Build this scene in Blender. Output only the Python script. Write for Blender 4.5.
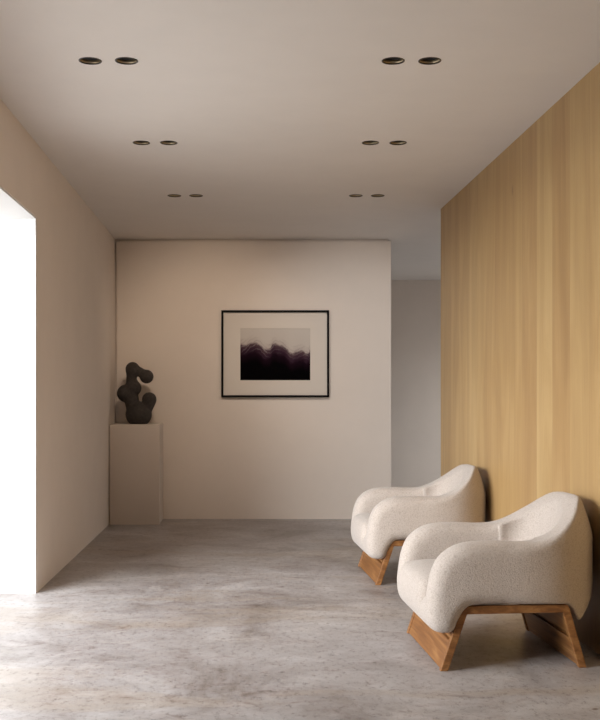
import bpy, bmesh, math, random
import numpy as np
from mathutils import Vector, Matrix
random.seed(4)
SC = bpy.context.scene
for o in list(bpy.data.objects):
    bpy.data.objects.remove(o)
COL = SC.collection

# ------------------------------------------------------------------ camera
F = 1050.0
EYE = 1.22
cd = bpy.data.cameras.new('camera')
cam = bpy.data.objects.new('camera', cd)
COL.objects.link(cam)
cam.location = (0, 0, EYE)
cam.rotation_euler = (math.pi/2, 0, 0)
cd.sensor_fit = 'HORIZONTAL'
cd.sensor_width = 36
cd.lens = 36*F/600
cd.shift_x = 0
cd.shift_y = (397-360)/600.0
cd.clip_start = .05
SC.camera = cam

# ------------------------------------------------------------------ light and exposure
SC.view_settings.view_transform = 'Standard'
SC.view_settings.look = 'None'
SC.view_settings.gamma = 1
SC.view_settings.use_curve_mapping = False
SC.view_settings.exposure = 0.10

w = bpy.data.worlds.new('sky')
SC.world = w
w.use_nodes = True
bg = w.node_tree.nodes['Background']
bg.inputs[0].default_value = (.97, .985, 1, 1)
bg.inputs[1].default_value = 2.0

def area(name, loc, target, sx, sy, power, col):
    l = bpy.data.lights.new(name, 'AREA')
    l.shape = 'RECTANGLE'; l.size = sx; l.size_y = sy
    l.energy = power; l.color = col
    o = bpy.data.objects.new(name, l)
    COL.objects.link(o)
    o.location = loc
    o.rotation_euler = (Vector(target)-Vector(loc)).to_track_quat('-Z', 'Y').to_euler()
    return o
area('daylight', (-6.2, .6, 3.0), (-1.6, 5.2, 1.1), 6.5, 2.6, 1380, (.97, .985, 1))

# ------------------------------------------------------------------ helpers
def link(name, me, mat=None, parent=None, loc=None):
    o = bpy.data.objects.new(name, me)
    COL.objects.link(o)
    if mat: me.materials.append(mat)
    if parent: o.parent = parent
    if loc: o.location = loc
    return o
def bm_obj(name, bm, mat, parent=None, smooth=False, loc=None):
    bmesh.ops.recalc_face_normals(bm, faces=bm.faces)
    me = bpy.data.meshes.new(name)
    bm.to_mesh(me); bm.free()
    if smooth:
        for p in me.polygons: p.use_smooth = True
    return link(name, me, mat, parent, loc)
def structure(o):
    o['kind'] = 'structure'
    return o
def tag(o, label, cat, group=None):
    o['label'] = label; o['category'] = cat
    if group: o['group'] = group
    return o
def prism(bm, pts, z0, z1):
    """vertical prism over a plan polygon"""
    a = [bm.verts.new((x, y, z0)) for x, y in pts]
    b = [bm.verts.new((x, y, z1)) for x, y in pts]
    n = len(pts)
    bm.faces.new(a[::-1]); bm.faces.new(b)
    for i in range(n):
        bm.faces.new((a[i], a[(i+1) % n], b[(i+1) % n], b[i]))
def bevel_all(bm, r, seg=2):
    bmesh.ops.recalc_face_normals(bm, faces=bm.faces)
    es = [e for e in bm.edges if e.calc_face_angle(0) > .35]
    bmesh.ops.bevel(bm, geom=es, offset=r, segments=seg, affect='EDGES', profile=.5)

# ------------------------------------------------------------------ materials
def lin(r, g, b):
    f = lambda c: (c/255/12.92 if c/255 <= .04045 else ((c/255+.055)/1.055)**2.4)
    return (f(r), f(g), f(b), 1)
def new_mat(name, col, rough=.6, spec=.5):
    m = bpy.data.materials.new(name); m.use_nodes = True
    p = m.node_tree.nodes['Principled BSDF']
    p.inputs['Base Color'].default_value = col
    p.inputs['Roughness'].default_value = rough
    p.inputs['Specular IOR Level'].default_value = spec
    return m, m.node_tree.nodes, m.node_tree.links, p
def ramp(N, stops, interp='LINEAR'):
    r = N.new('ShaderNodeValToRGB'); r.color_ramp.interpolation = interp
    e = r.color_ramp.elements
    while len(e) < len(stops): e.new(.5)
    for i, (p, c) in enumerate(stops):
        e[i].position = p
        e[i].color = c if isinstance(c, tuple) else (c, c, c, 1)
    return r
def noise(N, L, vec, scale, detail=4, rough=.55, dist=0):
    n = N.new('ShaderNodeTexNoise')
    n.inputs['Scale'].default_value = scale
    n.inputs['Detail'].default_value = detail
    n.inputs['Roughness'].default_value = rough
    n.inputs['Distortion'].default_value = dist
    if vec is not None: L.new(vec, n.inputs['Vector'])
    return n
def mapping(N, L, src, scale=(1, 1, 1), rot=(0, 0, 0), loc=(0, 0, 0)):
    m = N.new('ShaderNodeMapping')
    m.inputs['Scale'].default_value = scale
    m.inputs['Rotation'].default_value = rot
    m.inputs['Location'].default_value = loc
    L.new(src, m.inputs['Vector'])
    return m.outputs[0]
def mix(N, L, fac, a, b, blend='MIX'):
    m = N.new('ShaderNodeMix'); m.data_type = 'RGBA'; m.blend_type = blend
    for sock, v in ((m.inputs[0], fac), (m.inputs[6], a), (m.inputs[7], b)):
        if hasattr(v, 'links'): L.new(v, sock)
        else: sock.default_value = v
    return m.outputs[2]
def bump(N, L, P, h, strength, dist):
    b = N.new('ShaderNodeBump')
    b.inputs['Strength'].default_value = strength
    b.inputs['Distance'].default_value = dist
    L.new(h, b.inputs['Height']); L.new(b.outputs[0], P.inputs['Normal'])
    return b

def plaster(name, col, rough=.75):
    m, N, L, P = new_mat(name, col, rough, .25)
    tc = N.new('ShaderNodeTexCoord')
    n = noise(N, L, tc.outputs['Object'], 3.0, 6, .6)
    r = ramp(N, [(.3, (.965, .965, .965, 1)), (.7, (1, 1, 1, 1))])
    L.new(n.outputs[0], r.inputs[0])
    L.new(mix(N, L, 1.0, col, r.outputs[0], 'MULTIPLY'), P.inputs['Base Color'])
    n2 = noise(N, L, tc.outputs['Object'], 90, 4)
    bump(N, L, P, n2.outputs[0], .05, .002)
    return m
M_WALL = plaster('warm white wall paint', (.81, .725, .65, 1))
M_CEIL = plaster('warm white ceiling paint', (.80, .76, .725, 1), .85)
M_REVEAL = plaster('white reveal paint', (.82, .82, .82, 1))
M_PLINTH = plaster('warm white plinth lacquer', (.70, .62, .555, 1), .5)

# concrete / stone floor
def floor_material():
    m, N, L, P = new_mat('stone floor', (.3, .3, .3, 1), .4, .38)
    tc = N.new('ShaderNodeTexCoord'); g = tc.outputs['Object']
    warp = noise(N, L, g, .7, 3)
    gv = N.new('ShaderNodeVectorMath'); gv.operation = 'MULTIPLY_ADD'
    L.new(warp.outputs['Color'], gv.inputs[0]); gv.inputs[1].default_value = (.5, .5, .5)
    L.new(g, gv.inputs[2]); gw = gv.outputs[0]
    n1 = noise(N, L, mapping(N, L, gw, (1, .9, 1), (0, 0, .5)), 1.5, 12, .68, .5)
    r1 = ramp(N, [(.36, (.225, .192, .174, 1)), (.47, (.36, .332, .325, 1)), (.55, (.43, .405, .40, 1)), (.66, (.53, .51, .505, 1))])
    L.new(n1.outputs[0], r1.inputs[0])
    # tan veins running obliquely
    n2 = noise(N, L, mapping(N, L, gw, (.5, 1.9, 1), (0, 0, -.75), (3.3, 1.4, 0)), .8, 12, .66, .4)
    r2 = ramp(N, [(.52, 0.0), (.60, .44), (.68, .12), (.78, 0)])
    L.new(n2.outputs[0], r2.inputs[0])
    c = mix(N, L, r2.outputs[0], r1.outputs[0], (.40, .325, .25, 1))
    # pale worn streaks
    n3 = noise(N, L, mapping(N, L, gw, (1, 1.5, 1), (0, 0, .6), (9, 4, 0)), 1.8, 12, .7, .6)
    r3 = ramp(N, [(.52, 0.0), (.66, .55)])
    L.new(n3.outputs[0], r3.inputs[0])
    c = mix(N, L, r3.outputs[0], c, (.60, .565, .545, 1))
    # dark scratchy veins
    n4 = noise(N, L, mapping(N, L, gw, (1.4, 2.2, 1), (0, 0, .5)), 3.2, 14, .75, .7)
    r4 = ramp(N, [(.33, (.58, .52, .48, 1)), (.41, (.92, .88, .87, 1)), (.47, (1, 1, 1, 1))])
    L.new(n4.outputs[0], r4.inputs[0])
    c = mix(N, L, .85, c, r4.outputs[0], 'MULTIPLY')
    n5 = noise(N, L, mapping(N, L, g, (1, .6, 1)), 30, 10, .85)
    r5 = ramp(N, [(.38, (.55, .51, .49, 1)), (.48, (1, 1, 1, 1)), (.62, (1, 1, 1, 1)), (.75, (1.25, 1.25, 1.25, 1))])
    L.new(n5.outputs[0], r5.inputs[0])
    c = mix(N, L, 1.0, c, r5.outputs[0], 'MULTIPLY')
    # sparse pits
    v = N.new('ShaderNodeTexVoronoi'); v.inputs['Scale'].default_value = 3.2
    L.new(gw, v.inputs['Vector'])
    r6 = ramp(N, [(.02, .8), (.05, 0.0)])
    L.new(v.outputs['Distance'], r6.inputs[0])
    c = mix(N, L, r6.outputs[0], c, (.12, .07, .045, 1))
    L.new(c, P.inputs['Base Color'])
    rr = ramp(N, [(.3, .30), (.7, .48)])
    L.new(n1.outputs[0], rr.inputs[0]); L.new(rr.outputs[0], P.inputs['Roughness'])
    bump(N, L, P, n5.outputs[0], .25, .004)
    return m
M_FLOOR = floor_material()

def oak_wall():
    m, N, L, P = new_mat('oak veneer', (.5, .33, .18, 1), .42, .45)
    tc = N.new('ShaderNodeTexCoord'); g = tc.outputs['Object']
    sx = N.new('ShaderNodeSeparateXYZ'); L.new(g, sx.inputs[0])
    # veneer leaves 0.21 m wide along the wall (object Y)
    d = N.new('ShaderNodeMath'); d.operation = 'DIVIDE'; d.inputs[1].default_value = .30
    L.new(sx.outputs[1], d.inputs[0])
    fl = N.new('ShaderNodeMath'); fl.operation = 'FLOOR'; L.new(d.outputs[0], fl.inputs[0])
    fr = N.new('ShaderNodeMath'); fr.operation = 'FRACT'; L.new(d.outputs[0], fr.inputs[0])
    wn = N.new('ShaderNodeTexWhiteNoise'); wn.noise_dimensions = '1D'; L.new(fl.outputs[0], wn.inputs['W'])
    off = N.new('ShaderNodeCombineXYZ')
    k = N.new('ShaderNodeMath'); k.operation = 'MULTIPLY'; k.inputs[1].default_value = 17
    L.new(wn.outputs[0], k.inputs[0]); L.new(k.outputs[0], off.inputs[0]); L.new(k.outputs[0], off.inputs[2])
    av = N.new('ShaderNodeVectorMath'); L.new(g, av.inputs[0]); L.new(off.outputs[0], av.inputs[1])
    n1 = noise(N, L, mapping(N, L, av.outputs[0], (1, 3.0, .38)), 1.6, 5, .55, 1.0)
    r1 = ramp(N, [(.3, (.385, .245, .108, 1)), (.5, (.445, .293, .130, 1)), (.7, (.505, .348, .162, 1))])
    L.new(n1.outputs[0], r1.inputs[0])
    n2 = noise(N, L, mapping(N, L, av.outputs[0], (1, 34, 1.2)), 2.2, 6, .6)
    r2 = ramp(N, [(.3, (.93, .90, .88, 1)), (.55, (1, 1, 1, 1))])
    L.new(n2.outputs[0], r2.inputs[0])
    c = mix(N, L, .8, r1.outputs[0], r2.outputs[0], 'MULTIPLY')
    r3 = ramp(N, [(0, (.90, .85, .82, 1)), (.5, (1, .98, .95, 1)), (1, (1.0, 1.0, 1.0, 1))])
    L.new(wn.outputs[0], r3.inputs[0])
    c = mix(N, L, 1, c, r3.outputs[0], 'MULTIPLY')
    r4 = ramp(N, [(0, .35), (.012, 0.0), (.988, 0.0), (1, .35)])
    L.new(fr.outputs[0], r4.inputs[0])
    c = mix(N, L, r4.outputs[0], c, (.26, .15, .07, 1))
    # knots, few
    v = N.new('ShaderNodeTexVoronoi'); v.inputs['Scale'].default_value = 1.3
    L.new(mapping(N, L, av.outputs[0], (.2, 1.6, .8)), v.inputs['Vector'])
    r5 = ramp(N, [(.02, .6), (.045, 0.0)])
    L.new(v.outputs['Distance'], r5.inputs[0])
    c = mix(N, L, r5.outputs[0], c, (.20, .11, .05, 1))
    L.new(c, P.inputs['Base Color'])
    bump(N, L, P, n2.outputs[0], .06, .001)
    return m
M_OAK = oak_wall()

def walnut():
    m, N, L, P = new_mat('oiled teak', (.35, .17, .07, 1), .42, .4)
    tc = N.new('ShaderNodeTexCoord'); g = tc.outputs['Object']
    n1 = noise(N, L, mapping(N, L, g, (6, .8, 14), (0, .5, 0)), 2.2, 7, .6, .8)
    r1 = ramp(N, [(.3, (.15, .060, .020, 1)), (.5, (.25, .108, .035, 1)), (.7, (.38, .190, .068, 1))])
    L.new(n1.outputs[0], r1.inputs[0])
    n2 = noise(N, L, mapping(N, L, g, (30, 2, 80)), 2, 5)
    r2 = ramp(N, [(.3, (.84, .81, .78, 1)), (.55, (1, 1, 1, 1))])
    L.new(n2.outputs[0], r2.inputs[0])
    L.new(mix(N, L, .8, r1.outputs[0], r2.outputs[0], 'MULTIPLY'), P.inputs['Base Color'])
    bump(N, L, P, n2.outputs[0], .08, .001)
    return m
M_TEAK = walnut()

def boucle():
    m, N, L, P = new_mat('cream boucle', (.76, .70, .63, 1), .95, .15)
    tc = N.new('ShaderNodeTexCoord'); g = tc.outputs['Object']
    wv = noise(N, L, g, 60, 2)
    a = N.new('ShaderNodeVectorMath'); a.operation = 'MULTIPLY_ADD'
    L.new(wv.outputs['Color'], a.inputs[0]); a.inputs[1].default_value = (.016, .016, .016); L.new(g, a.inputs[2])
    v = N.new('ShaderNodeTexVoronoi'); v.inputs['Scale'].default_value = 170
    L.new(a.outputs[0], v.inputs['Vector'])
    n = noise(N, L, g, 190, 4, .7)
    r = ramp(N, [(.0, (.57, .505, .455, 1)), (.45, (.545, .48, .43, 1)), (.8, (.45, .385, .335, 1))])
    L.new(v.outputs['Distance'], r.inputs[0])
    r2 = ramp(N, [(.35, (.90, .88, .86, 1)), (.6, (1, 1, 1, 1))])
    L.new(n.outputs[0], r2.inputs[0])
    L.new(mix(N, L, 1, r.outputs[0], r2.outputs[0], 'MULTIPLY'), P.inputs['Base Color'])
    s = N.new('ShaderNodeMath'); s.operation = 'SUBTRACT'
    L.new(n.outputs[0], s.inputs[0]); L.new(v.outputs['Distance'], s.inputs[1])
    bump(N, L, P, s.outputs[0], .4, .005)
    P.inputs['Sheen Weight'].default_value = .25
    P.inputs['Sheen Roughness'].default_value = .6
    return m
M_BOUCLE = boucle()

M_BLACK, *_ = new_mat('black lacquered frame', (.004, .0035, .0035, 1), .6, .08)
M_MAT, *_ = new_mat('off white mat board', (.70, .64, .575, 1), .8, .2)
M_BRONZE, *_ = new_mat('dark bronze trim', (.035, .028, .02, 1), .35)
m_, n_, l_, p_ = new_mat('brushed champagne reflector', (.42, .34, .22, 1), .35)
p_.inputs['Metallic'].default_value = .6
M_REFL = m_
M_LENS, *_ = new_mat('frosted lamp lens', (.16, .15, .13, 1), .25)
M_CAN, *_ = new_mat('black lamp housing', (.01, .01, .01, 1), .6)

def clay():
    m, N, L, P = new_mat('charcoal stoneware', (.03, .026, .023, 1), .75, .3)
    tc = N.new('ShaderNodeTexCoord'); g = tc.outputs['Object']
    n = noise(N, L, g, 40, 6, .7)
    r = ramp(N, [(.3, (.030, .025, .023, 1)), (.7, (.06, .051, .046, 1))])
    L.new(n.outputs[0], r.inputs[0]); L.new(r.outputs[0], P.inputs['Base Color'])
    bump(N, L, P, n.outputs[0], .3, .004)
    return m
M_CLAY = clay()

# ------------------------------------------------------------------ setting
H = 2.80
YB = 10.50                     # back wall
YF = -3.0                      # wall behind the camera
YE = 14.2                      # end of the passage beyond the back wall
def xl(y): return -1.639 - .0535*(y-6.536)      # left wall face
def xr(y): return 1.183 - .0599*(y-8.824)       # oak wall face
YJ = 6.536                     # far jamb of the opening
YO = 2.75                      # near jamb
HO = 2.34                      # head of the opening
T = .55                        # outer wall thickness

bm = bmesh.new(); prism(bm, [(-2.9, YF-.2), (3.4, YF-.2), (3.4, YE+.2), (-2.9, YE+.2)], -.15, 0)
structure(bm_obj('floor', bm, M_FLOOR))
M_GROUND = plaster('pale terrace paving', (.55, .54, .52, 1), .8)
bm = bmesh.new(); prism(bm, [(-30, -25), (30, -25), (30, 40), (-30, 40)], -.4, -.16)
structure(bm_obj('ground', bm, M_GROUND))

# left wall with the tall opening
bm = bmesh.new()
prism(bm, [(xl(YJ), YJ), (xl(YE), YE), (xl(YE)-T, YE), (xl(YJ)-T, YJ)], 0, H)
prism(bm, [(xl(YO), YO), (xl(YJ), YJ), (xl(YJ)-T, YJ), (xl(YO)-T, YO)], HO, H)
prism(bm, [(xl(YF), YF), (xl(YO), YO), (xl(YO)-T, YO), (xl(YF)-T, YF)], 0, H)
wl = structure(bm_obj('wall_left', bm, M_WALL))
# white painted linings of the opening
bm = bmesh.new()
e = .012
prism(bm, [(xl(YJ)-.004, YJ-e), (xl(YJ)-.004, YJ), (xl(YJ)-T, YJ), (xl(YJ)-T, YJ-e)], 0, HO)
prism(bm, [(xl(YO)-.004, YO), (xl(YO)-.004, YO+e), (xl(YO)-T, YO+e), (xl(YO)-T, YO)], 0, HO)
prism(bm, [(xl(YO)-.004, YO+e), (xl(YJ)-.004, YJ-e), (xl(YJ)-T, YJ-e), (xl(YO)-T, YO+e)], HO-e, HO)
structure(bm_obj('trim_1', bm, M_REVEAL))

# oak clad right wall
bm = bmesh.new()
prism(bm, [(xr(YF), YF), (xr(8.824), 8.824), (xr(8.824)+.16, 8.824), (xr(YF)+.16, YF)], 0, H)
structure(bm_obj('wall_right', bm, M_OAK))
# back wall, free end on its right
XE = .91
bm = bmesh.new(); prism(bm, [(xl(YB)+.018, YB), (XE, YB), (XE, YB+.16), (xl(YB)+.018, YB+.16)], 0, H-.022)
structure(bm_obj('wall_back', bm, M_WALL))
bm = bmesh.new(); prism(bm, [(xl(YB)-.01, YB+.03), (XE-.03, YB+.03), (XE-.03, YB+.13), (xl(YB)-.01, YB+.13)], H-.022, H)
prism(bm, [(xl(YB)-.01, YB+.03), (xl(YB)+.018, YB+.03), (xl(YB)+.018, YB+.13), (xl(YB)-.01, YB+.13)], 0, H-.022)
structure(bm_obj('trim_2', bm, M_WALL))
# passage beyond
bm = bmesh.new(); prism(bm, [(-2.8, YE), (3.3, YE), (3.3, YE+.15), (-2.8, YE+.15)], 0, H)
structure(bm_obj('wall_passage_end', bm, M_WALL))
bm = bmesh.new(); prism(bm, [(3.0, 8.6), (3.15, 8.6), (3.15, YE), (3.0, YE)], 1.8, H)
prism(bm, [(3.0, 8.6), (3.15, 8.6), (3.15, 10.2), (3.0, 10.2)], 0, 1.8)
structure(bm_obj('wall_passage_right', bm, M_WALL))
bm = bmesh.new(); prism(bm, [(xr(8.824)+.16, 8.664), (3.0, 8.664), (3.0, 8.824), (xr(8.824)+.16, 8.824)], 0, H)
structure(bm_obj('wall_passage_near', bm, M_WALL))
bm = bmesh.new(); prism(bm, [(-2.0, YF-.15), (2.3, YF-.15), (2.3, YF), (-2.0, YF)], 0, H)
structure(bm_obj('wall_front', bm, M_WALL))

# ceiling with round cut-outs for the downlights
LR = .0515
LX = [-.6238*1.58, -.516*1.58, .277*1.58, .3857*1.58]
LY = [4.934, 6.524, 8.237]
SEG = 40
bm = bmesh.new()
edges = []
def loop(pts):
    vs = [bm.verts.new((x, y, H)) for x, y in pts]
    for i in range(len(vs)):
        edges.append(bm.edges.new((vs[i], vs[(i+1) % len(vs)])))
loop([(-2.9, YF-.2), (3.4, YF-.2), (3.4, YE+.2), (-2.9, YE+.2)])
for y in LY:
    for x in LX:
        loop([(x+LR*math.cos(2*math.pi*i/SEG), y+LR*math.sin(2*math.pi*i/SEG)) for i in range(SEG)])
bmesh.ops.triangle_fill(bm, use_beauty=True, edges=edges)
for f in bm.faces:
    f.normal_update()
    if f.normal.z > 0: f.normal_flip()
r = bmesh.ops.extrude_face_region(bm, geom=list(bm.faces))
for v in [g for g in r['geom'] if isinstance(g, bmesh.types.BMVert)]: v.co.z += .12
structure(bm_obj('ceiling', bm, M_CEIL))

# ------------------------------------------------------------------ surface from a distance field
def surface_nets(sdf, lo, hi, h):
    ax = [np.arange(lo[i]-2*h, hi[i]+3*h, h) for i in range(3)]
    X, Y, Z = np.meshgrid(*ax, indexing='ij')
    D = sdf(X, Y, Z)
    S = D < 0
    nx, ny, nz = D.shape
    acc = np.zeros((nx-1, ny-1, nz-1, 3)); cnt = np.zeros((nx-1, ny-1, nz-1))
    for a in range(3):
        sl0 = [slice(None)]*3; sl1 = [slice(None)]*3
        sl0[a] = slice(0, -1); sl1[a] = slice(1, None)
        d0, d1 = D[tuple(sl0)], D[tuple(sl1)]
        cr = (d0 < 0) != (d1 < 0)
        t = np.where(cr, d0/np.where(cr, d0-d1, 1), 0)
        b, c = [k for k in range(3) if k != a]
        for ob in (0, 1):
            for oc in (0, 1):
                # cell (i,j,k) uses edge offset ob, oc
                s = [slice(None)]*3
                s[b] = slice(ob, D.shape[b]-1+ob); s[c] = slice(oc, D.shape[c]-1+oc)
                m = cr[tuple(s)]; tt = t[tuple(s)]
                acc[..., a] += np.where(m, tt, 0); acc[..., b] += np.where(m, ob, 0); acc[..., c] += np.where(m, oc, 0)
                cnt += m
    idx = -np.ones(cnt.shape, int)
    act = np.argwhere(cnt > 0)
    idx[tuple(act.T)] = np.arange(len(act))
    P = acc[tuple(act.T)]/cnt[tuple(act.T)][:, None]
    base = np.array([ax[0][0], ax[1][0], ax[2][0]])
    V = base+(act+P)*h
    faces = []
    for a in range(3):
        b, c = (a+1) % 3, (a+2) % 3
        sl0 = [slice(1, -1)]*3; sl1 = [slice(1, -1)]*3
        sl0[a] = slice(0, -1); sl1[a] = slice(1, None)
        s0, s1 = S[tuple(sl0)], S[tuple(sl1)]
        e = np.argwhere(s0 != s1)
        off = np.ones(3, int); off[a] = 0
        g = e+off
        fl = s0[tuple(e.T)]
        def cell(db, dc):
            q = g.copy(); q[:, b] -= db; q[:, c] -= dc
            return idx[tuple(q.T)]
        q = np.stack([cell(1, 1), cell(0, 1), cell(0, 0), cell(1, 0)], 1)
        q[~fl] = q[~fl][:, ::-1]
        faces.append(q)
    Fq = np.concatenate(faces)
    # light smoothing
    for it in range(2):
        A = np.zeros_like(V); C = np.zeros(len(V))
        for i, j in ((0, 1), (1, 2), (2, 3), (3, 0)):
            np.add.at(A, Fq[:, i], V[Fq[:, j]]); np.add.at(C, Fq[:, i], 1)
            np.add.at(A, Fq[:, j], V[Fq[:, i]]); np.add.at(C, Fq[:, j], 1)
        V = V*.5+.5*A/C[:, None]
    return V, Fq
def mesh_from(name, V, Fq):
    me = bpy.data.meshes.new(name)
    if 'cushion' in name or 'shell' in name: V = V*np.array([1, 1.07, 1])
    me.from_pydata(V.tolist(), [], Fq.tolist())
    me.polygons.foreach_set('use_smooth', [True]*len(me.polygons))
    me.update()
    return me
def smin(a, b, k):
    h = np.clip(.5+.5*(b-a)/k, 0, 1)
    return b*(1-h)+a*h-k*h*(1-h)
def smax(a, b, k): return -smin(-a, -b, k)
def catmull(pts, n=8, closed=True):
    out = []
    m = len(pts)
    for i in range(m):
        p0, p1, p2, p3 = [np.array(pts[(i+j-1) % m], float) for j in range(4)]
        for s in range(n):
            t = s/n
            out.append(.5*((2*p1)+(-p0+p2)*t+(2*p0-5*p1+4*p2-p3)*t*t+(-p0+3*p1-3*p2+p3)*t**3))
    return np.array(out)
def poly_sdf(poly, A, B):
    """signed distance of points (A,B) to a closed polygon"""
    d = np.full(A.shape, 1e9); inside = np.zeros(A.shape, bool)
    n = len(poly)
    for i in range(n):
        ax_, ay = poly[i]; bx, by = poly[(i+1) % n]
        ex, ey = bx-ax_, by-ay
        L2 = ex*ex+ey*ey+1e-12
        t = np.clip(((A-ax_)*ex+(B-ay)*ey)/L2, 0, 1)
        d = np.minimum(d, (A-ax_-t*ex)**2+(B-ay-t*ey)**2)
        c = (ay > B) != (by > B)
        inside ^= c & (A < ex*(B-ay)/(ey if abs(ey) > 1e-12 else 1e-12)+ax_)
    d = np.sqrt(d)
    return np.where(inside, -d, d)

# ------------------------------------------------------------------ armchair
# local axes: x runs from the seat front (0 at the front feet) to the back, y across, z up
SIDE = catmull([(.046, .166), (.006, .165), (-.032, .180), (-.058, .218), (-.066, .28), (-.056, .35), (-.040, .42), (-.012, .484), (.026, .526), (.076, .555),
                (.14, .570), (.25, .574), (.38, .568), (.46, .574), (.54, .604), (.62, .662), (.675, .716),
                (.705, .743), (.735, .750), (.765, .728), (.797, .665), (.823, .575), (.828, .48), (.808, .385), (.765, .295),
                (.70, .230), (.65, .203), (.60, .275), (.53, .290), (.35, .290), (.18, .290), (.122, .275), (.086, .222), (.070, .184)], 5)
PLAN = catmull([(-.10, 0), (-.10, -.2), (-.085, -.33), (-.04, -.385), (.08, -.398), (.25, -.398), (.42, -.396), (.55, -.375), (.65, -.325),
                (.735, -.24), (.795, -.13), (.828, 0), (.795, .13), (.735, .24), (.65, .325), (.55, .375), (.42, .396), (.25, .398), (.08, .398),
                (-.04, .385), (-.085, .33), (-.10, .2)], 5)
SEATP = catmull([(.04, .190), (-.012, .190), (-.048, .203), (-.068, .236), (-.080, .295), (-.074, .35), (-.052, .388), (-.012, .406), (.06, .414), (.2, .416), (.4, .415), (.62, .40),
                 (.64, .3), (.5, .26), (.2, .24), (.08, .205)], 5)
def cavity(X, Y, Z):
    Q = poly_sdf(PLAN, X[:, :, 0], Y[:, :, 0])[:, :, None]+0*Z
    th = .145-.100*np.clip((X-.47)/.23, 0, 1)+.055*np.clip((Z-.56)/.2, 0, 1)
    side = smax(Q+th, -.5-X, .01)
    # open towards the front
    front = np.abs(Y)-.253
    q = np.where(X < .25, front, side)
    back = (X-(.572+(Z-.42)*.46))*.908
    return smax(back, q, .14)
def shell(X, Y, Z):
    P = poly_sdf(SIDE, X[:, 0, :], Z[:, 0, :])[:, None, :]+0*Y
    Q = poly_sdf(PLAN, X[:, :, 0], Y[:, :, 0])[:, :, None]+0*Z
    Q = Q+.065*np.clip((Z-.56)/.2, 0, 1)**1.3
    out = smax(P, Q, .075-.060*np.clip((X-.30)/.25, 0, 1))
    # cavity between the arms, its back leaning
    cav = cavity(X, Y, Z)
    cav = smax(cav, .33-Z, .04)
    return smax(out, -cav, .075-.060*np.clip((X-.34)/.22, 0, 1))
def cushion(X, Y, Z):
    P = poly_sdf(SEATP, X[:, 0, :], Z[:, 0, :])[:, None, :]+0*Y
    crown = .010*np.cos(np.clip(Y/.25, -1, 1)*math.pi/2)-.010
    return smax(P-crown, np.abs(Y)-.252, .07)
def back_pad(X, Y, Z):
    cav = cavity(X, Y, Z)
    P = poly_sdf(SIDE, X[:, 0, :], Z[:, 0, :])[:, None, :]+0*Y
    d = np.abs(cav-.010)-.0145                     # a padded skin over the inner back
    d = smax(d, .45-X+0*Z, .012)
    d = smax(d, P+.0015, .012)
    return smax(d, .36-Z, .02)

def board(bm, quad, y0, y1):
    """prism along y over a side polygon (x,z)"""
    a = [bm.verts.new((x, y0, z)) for x, z in quad]
    b = [bm.verts.new((x, y1, z)) for x, z in quad]
    n = len(quad)
    bm.faces.new(a[::-1]); bm.faces.new(b)
    for i in range(n):
        bm.faces.new((a[i], a[(i+1) % n], b[(i+1) % n], b[i]))
FZ = .287
def fl_x(z, t=0): return 0.0+.098*z/FZ+t       # outer edge of the front leg
def rl_x(z, t=0): return .672-.085*z/FZ-t
def side_frame_bm(s):
    bm = bmesh.new()
    w_, r_ = .036, .036
    q = [(fl_x(0), 0), (fl_x(FZ-.014), FZ-.014), (fl_x(FZ)+.004, FZ-.004), (fl_x(FZ)+.016, FZ),
         (rl_x(FZ)-.016, FZ), (rl_x(FZ)-.004, FZ-.004), (rl_x(FZ-.014), FZ-.014), (rl_x(0), 0), (rl_x(0, w_), 0),
         (rl_x(FZ-r_, w_), FZ-r_), (fl_x(FZ-r_, w_), FZ-r_), (fl_x(0, w_), 0)]
    y0, y1 = (.358, .390) if s > 0 else (-.390, -.358)
    board(bm, q, y0, y1)
    bevel_all(bm, .0035, 2)
    return bm
def make_armchair():
    root = bpy.data.objects.new('armchair', None); COL.objects.link(root)
    lo, hi = (-.12, -.42, .13), (.86, .42, .79)
    link('upholstered_shell', mesh_from('upholstered_shell', *surface_nets(shell, lo, hi, .0085)), M_BOUCLE, root)
    link('seat_cushion', mesh_from('seat_cushion', *surface_nets(cushion, (-.11, -.27, .17), (.66, .27, .46), .0085)), M_BOUCLE, root)
    link('back_cushion', mesh_from('back_cushion', *surface_nets(back_pad, (.43, -.34, .34), (.80, .34, .79), .0065)), M_BOUCLE, root)
    for s in (-1, 1): bm_obj('side_frame', side_frame_bm(s), M_TEAK, root)
    t = .024
    for nm, z0, z1 in (('lower_board', .004, .128), ('upper_board', .150, .250)):
        bm = bmesh.new()
        board(bm, [(fl_x(z0, .006), z0), (fl_x(z1, .006), z1), (fl_x(z1, .006+t), z1), (fl_x(z0, .006+t), z0)], -.3585, .3585)
        bevel_all(bm, .003, 2)
        bm_obj('front_'+nm, bm, M_TEAK, root)
        bm = bmesh.new()
        board(bm, [(rl_x(z0, .006), z0), (rl_x(z1, .006), z1), (rl_x(z1, .006+t), z1), (rl_x(z0, .006+t), z0)], -.3585, .3585)
        bevel_all(bm, .003, 2)
        bm_obj('rear_'+nm, bm, M_TEAK, root)
    for nm, fx, t0, t1, sg in (('front_groove_strip', fl_x, .021, .029, 1), ('rear_groove_strip', rl_x, .0075, .0155, 1)):
        bm = bmesh.new()
        board(bm, [(fx(.12, t0), .12), (fx(.158, t0), .158), (fx(.158, t1), .158), (fx(.12, t1), .12)], -.357, .357)
        bm_obj(nm, bm, M_TEAK, root)
    return root
TH = math.radians(5.4)
def chair_loc(px, py):
    """near front foot (local 0,-.39) stands at px,py"""
    lx, ly = 0, -.39
    return (px-(lx*math.cos(TH)-ly*math.sin(TH)), py-(lx*math.sin(TH)+ly*math.cos(TH)), 0)
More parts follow.
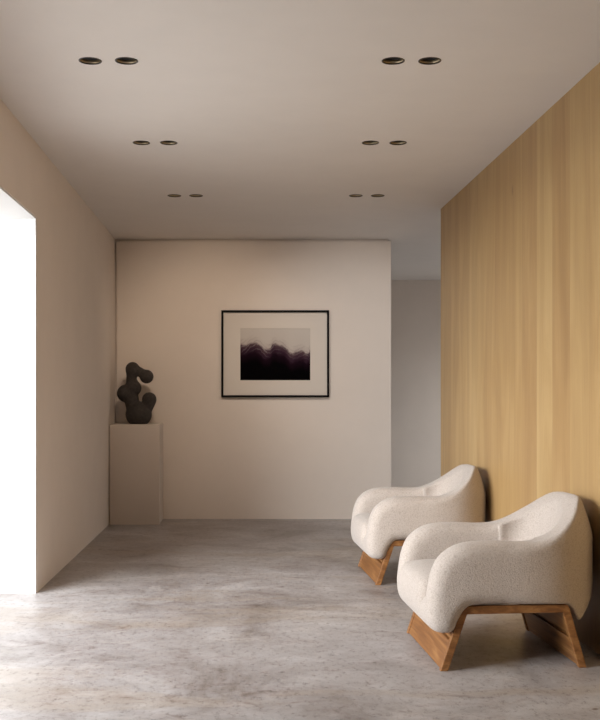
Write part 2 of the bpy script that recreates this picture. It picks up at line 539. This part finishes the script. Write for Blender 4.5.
def copy_tree(o, parent=None):
    c = o.copy(); COL.objects.link(c)
    if parent: c.parent = parent
    for ch in list(o.children): copy_tree(ch, c)
    return c
ch1 = make_armchair()
ch2 = copy_tree(ch1)
ch1.location = chair_loc(.6237, 4.665); ch1.rotation_euler.z = TH
ch2.location = chair_loc(.489, 6.80); ch2.rotation_euler.z = TH
GC = 'cream armchairs along the wooden wall'
tag(ch1, 'larger, nearer cream boucle armchair on a teak sled frame, fully in view', 'armchair', GC)
tag(ch2, 'farther cream boucle armchair by the end of the wooden wall, half hidden behind the other', 'armchair', GC)

# ------------------------------------------------------------------ pedestal and sculpture
def leftdir(y): return xl(y)
PY0, PY1 = 10.03, 10.478
ph = EYE-(424.5-397)*PY0/F
bm = bmesh.new()
g = .006
prism(bm, [(xl(PY0)+g, PY0), (xl(PY0)+g+.478, PY0), (xl(PY1)+g+.478, PY1), (xl(PY1)+g, PY1)], 0.0, ph)
bevel_all(bm, .002, 1)
ped = tag(bm_obj('pedestal', bm, M_PLINTH), 'plain off-white box pedestal in the left back corner', 'pedestal')

SYC = 10.24
SS = SYC/F
def sp(px, py): return ((px-300)*SS, EYE-(py-397)*SS)
def sculpture_sdf():
    # (px, py, radius px, depth offset m) measured blobs
    balls = [(129.6+2.5, 367.5+1.2, 6.4, 0), (147.0, 377.0, 6.6, .01), (133.5, 390, 6.2, 0), (126.0, 393.2, 8.6, 0), (133.0, 389.5, 8.0, 0),
             (149.0, 400.0, 7.2, .015), (139.5, 412.5, 12.2, 0)]
    def f(X, Y, Z):
        def ball(px, py, r, dy):
            x, z = sp(px, py)
            return np.sqrt((X-x)**2+(Y-dy)**2+(Z-z)**2)-r*SS
        def cap(p, q, r0, r1, dy0=0, dy1=0):
            (x0, z0), (x1, z1) = sp(*p), sp(*q)
            dx, dy, dz = x1-x0, dy1-dy0, z1-z0
            t = np.clip(((X-x0)*dx+(Y-dy0)*dy+(Z-z0)*dz)/(dx*dx+dy*dy+dz*dz), 0, 1)
            return np.sqrt((X-x0-t*dx)**2+(Y-dy0-t*dy)**2+(Z-z0-t*dz)**2)-(r0+(r1-r0)*t)*SS
        k = .035
        top = smin(ball(132.6, 369.0, 7.0, 0), ball(134.5, 371.0, 6.0, 0), .012)
        arm = smin(ball(146.6, 376.6, 6.9, .0), cap((136.5, 370.0), (144, 374.5), 4.6, 4.8), .012)
        neck = cap((131.6, 372), (131.6, 386), 5.0, 5.6)
        d = smin(smin(top, arm, .008), neck, .018)
        mid = smin(ball(125.8, 393.4, 8.8, 0), ball(133.4, 388.0, 8.0, 0), .02)
        d = smin(d, mid, .022)
        waist = cap((130.5, 394), (132.8, 407), 7.6, 6.8)
        body = np.sqrt((X-sp(138.7, 0)[0])**2+(Y)**2+((Z-sp(0, 414.2)[1])/1.0)**2)-13*SS
        d = smin(d, waist, .012)
        d = smin(d, body, .012)
        hb = smin(ball(149.3, 399.4, 7.2, .0), cap((149.2, 402), (146.8, 408), 6.4, 6.0), .008)
        d = smin(d, hb, .008)
        return smax(d, ph+.0005-Z, .006)
    return f
x0, _ = sp(114, 0); x1, _ = sp(160, 0)
V, Fq = surface_nets(sculpture_sdf(), (x0, -.14, ph-.01), (x1, .14, sp(0, 358)[1]), .0045)
V[:, 0] -= sp(139, 0)[0]; V[:, 2] -= ph
sc_ = link('abstract_sculpture', mesh_from('abstract_sculpture', V, Fq), M_CLAY, None, (sp(139, 0)[0], SYC, ph))
tag(sc_, 'dark charcoal abstract sculpture of rounded blobs standing on the pedestal', 'sculpture')

# ------------------------------------------------------------------ framed print
def wx(px, y=YB): return (px-300)*y/F
def wz(py, y=YB): return EYE-(py-397)*y/F
fr = bpy.data.objects.new('framed_print', None); COL.objects.link(fr)
YP = YB-.036
FX0, FX1, FZ0, FZ1 = wx(221.2, YP), wx(329.2, YP), wz(397.3, YP), wz(310.2, YP)
fr.location = ((FX0+FX1)/2, YB, (FZ0+FZ1)/2)
hw, hh = (FX1-FX0)/2, (FZ1-FZ0)/2
bw = .021
bm = bmesh.new()
def bxx(bm, x0, x1, y0, y1, z0, z1): prism(bm, [(x0, y0), (x1, y0), (x1, y1), (x0, y1)], z0, z1)
bxx(bm, -hw, hw, -.036, -.001, hh-bw, hh); bxx(bm, -hw, hw, -.036, -.001, -hh, -hh+bw)
bxx(bm, -hw, -hw+bw, -.036, -.001, -hh+bw, hh-bw); bxx(bm, hw-bw, hw, -.036, -.001, -hh+bw, hh-bw)
bm_obj('frame', bm, M_BLACK, fr)
# mat board with a window
cx, cz = fr.location.x, fr.location.z
AX0, AX1, AZ0, AZ1 = wx(240.4)-cx, wx(310.2)-cx, wz(380.2)-cz, wz(328.4)-cz
bm = bmesh.new()
a = hw-bw; b = hh-bw
bxx(bm, -a, a, -.016, -.012, AZ1, b); bxx(bm, -a, a, -.016, -.012, -b, AZ0)
bxx(bm, -a, AX0, -.016, -.012, AZ0, AZ1); bxx(bm, AX1, a, -.016, -.012, AZ0, AZ1)
bm_obj('mat_board', bm, M_MAT, fr)

def print_material(w, h):
    m, N, L, P = new_mat('ink print of misty dark ridges', (.1, .1, .1, 1), .8, .04)
    tc = N.new('ShaderNodeTexCoord')
    s = N.new('ShaderNodeSeparateXYZ'); L.new(tc.outputs['Object'], s.inputs[0])
    def mth(op, a, b=None):
        n = N.new('ShaderNodeMath'); n.operation = op
        for i, v in enumerate((a, b)):
            if v is None: continue
            if hasattr(v, 'links'): L.new(v, n.inputs[i])
            else: n.inputs[i].default_value = v
        return n.outputs[0]
    u = mth('DIVIDE', s.outputs[0], w); v = mth('DIVIDE', s.outputs[2], h)      # 0..1 both
    # ridge line, heights read off the print
    fc = N.new('ShaderNodeFloatCurve')
    pts = [(0, .68), (.06, .66), (.13, .69), (.22, .705), (.28, .66), (.36, .575), (.42, .60), (.48, .69), (.55, .66), (.62, .64), (.68, .56), (.73, .50), (.80, .53), (.88, .55), (.95, .50), (1, .56)]
    cv = fc.mapping.curves[0]
    cv.points[0].location = pts[0]; cv.points[1].location = pts[-1]
    for p in pts[1:-1]: cv.points.new(*p)
    fc.mapping.update()
    L.new(u, fc.inputs['Value'])
    n1 = noise(N, L, mapping(N, L, tc.outputs['Object'], (1, 1, 1)), 26, 8, .65)
    rid = mth('ADD', fc.outputs[0], mth('MULTIPLY', mth('SUBTRACT', n1.outputs[0], .5), .10))
    dep = mth('SUBTRACT', rid, v)                      # >0 below the ridge
    pos = mth('ADD', mth('MULTIPLY', dep, .8), .5)
    r = ramp(N, [(.0, (.60, .55, .50, 1)), (.38, (.56, .51, .465, 1)), (.47, (.48, .42, .39, 1)), (.505, (.10, .062, .072, 1)), (.57, (.045, .020, .035, 1)), (.66, (.012, .004, .009, 1)), (.78, (.001, .0006, .001, 1))])
    L.new(pos, r.inputs[0])
    # a second, higher sweep of thin contour lines crossing the first ones
    fc2 = N.new('ShaderNodeFloatCurve')
    cv2 = fc2.mapping.curves[0]
    p2 = [(0, .50), (.08, .58), (.16, .67), (.25, .72), (.33, .64), (.42, .56), (.5, .64), (.58, .62), (.66, .55), (.76, .46), (.86, .50), (.93, .53), (1, .42)]
    cv2.points[0].location = p2[0]; cv2.points[1].location = p2[-1]
    for p in p2[1:-1]: cv2.points.new(*p)
    fc2.mapping.update(); L.new(u, fc2.inputs['Value'])
    nn = noise(N, L, tc.outputs['Object'], 7, 5, .6)
    dep2 = mth('SUBTRACT', mth('ADD', fc2.outputs[0], mth('MULTIPLY', mth('SUBTRACT', nn.outputs[0], .5), .10)), v)
    wv = mth('SINE', mth('ADD', mth('MULTIPLY', dep2, 85.0), mth('MULTIPLY', n1.outputs[0], 9.0)))
    wr = ramp(N, [(.50, 0.0), (1.0, 1.0)]); L.new(wv, wr.inputs[0])
    band = ramp(N, [(.47, 0.0), (.505, .55), (.55, .22), (.64, 0.0)])
    L.new(pos, band.inputs[0])
    fac = mth('MULTIPLY', wr.outputs[0], band.outputs[0])
    lft = ramp(N, [(0, .9), (.45, .75), (.6, .3), (1, .45)]); L.new(u, lft.inputs[0])
    c = mix(N, L, mth('MULTIPLY', fac, lft.outputs[0]), r.outputs[0], (.46, .39, .39, 1))
    # faint smoky scratches above the ridge
    band2 = ramp(N, [(.36, 0.0), (.44, .30), (.49, .5), (.505, 0.0)]); L.new(pos, band2.inputs[0])
    c = mix(N, L, mth('MULTIPLY', wr.outputs[0], band2.outputs[0]), c, (.20, .15, .15, 1))
    L.new(c, P.inputs['Base Color'])
    return m
bm = bmesh.new(); bxx(bm, 0, AX1-AX0, 0, .006, 0, AZ1-AZ0)
bm_obj('print', bm, print_material(AX1-AX0, AZ1-AZ0), fr, loc=(AX0, -.0119, AZ0))
bm = bmesh.new(); bxx(bm, -a, a, -.0055, -.002, -b, b)
bm_obj('backing_board', bm, M_BLACK, fr)
tag(fr, 'framed abstract print of dark ridges in a thin black frame on the back wall', 'picture')

# ------------------------------------------------------------------ recessed downlights
def ring_bm(prof):
    """lathe of (r,z) profile round z, profile is a closed loop"""
    bm = bmesh.new(); n = SEG
    rows = []
    for i in range(n):
        a = 2*math.pi*i/n
        rows.append([bm.verts.new((r*math.cos(a), r*math.sin(a), z)) for r, z in prof])
    for i in range(n):
        A, B = rows[i], rows[(i+1) % n]
        for j in range(len(prof)):
            k = (j+1) % len(prof)
            bm.faces.new((A[j], A[k], B[k], B[j]))
    return bm
def disc_bm(r, z0, z1):
    bm = bmesh.new()
    prism(bm, [(r*math.cos(2*math.pi*i/SEG), r*math.sin(2*math.pi*i/SEG)) for i in range(SEG)], z0, z1)
    return bm
def make_downlight():
    root = bpy.data.objects.new('recessed_downlight', None); COL.objects.link(root)
    bm_obj('trim_ring', ring_bm([(.0540, 0), (.0540, -.002), (.051, -.003), (.0480, -.001), (.0480, .003), (.0505, .003), (.0505, 0)]), M_BRONZE, root)
    bm_obj('reflector', ring_bm([(.0485, .002), (.0455, .0175), (.0470, .0175), (.0492, .002)]), M_REFL, root, True)
    bm_obj('baffle', ring_bm([(.0455, .0176), (.030, .050), (.031, .051), (.0470, .0176)]), M_CAN, root, True)
    bm_obj('lamp_lens', disc_bm(.022, .0600, .066), M_LENS, root)
    bm_obj('housing', ring_bm([(.0495, .0045), (.0495, .085), (.001, .085), (.001, .088), (.0508, .088), (.0508, .0045)]), M_CAN, root)
    return root
dl = make_downlight()
rows = ['nearest the camera', 'in the middle', 'nearest the back wall']
cols = ['far left light', 'second light from the left', 'third light from the left', 'far right light']
for j, y in enumerate(LY):
    for i, x in enumerate(LX):
        d = dl if (i == 0 and j == 0) else copy_tree(dl)
        d.location = (x, y, H)
        tag(d, 'round bronze-rimmed ceiling downlight, %s of the row %s' % (cols[i], rows[j]), 'ceiling light', 'recessed downlights in the ceiling')

# the row nearest the back wall is lit: adjustable heads turned to the wall
for i, x in enumerate(LX):
    l = bpy.data.lights.new('downlight_beam', 'SPOT')
    l.energy = 31; l.color = (1, .80, .62) if i < 2 else (1, .96, .93); l.spot_size = math.radians(70); l.spot_blend = 1.0; l.shadow_soft_size = .045
    o = bpy.data.objects.new('downlight_beam', l); COL.objects.link(o)
    o.location = (x, LY[2], H-.06)
    o.rotation_euler = Vector((0, 2.26, -1.15)).to_track_quat('-Z', 'Y').to_euler()
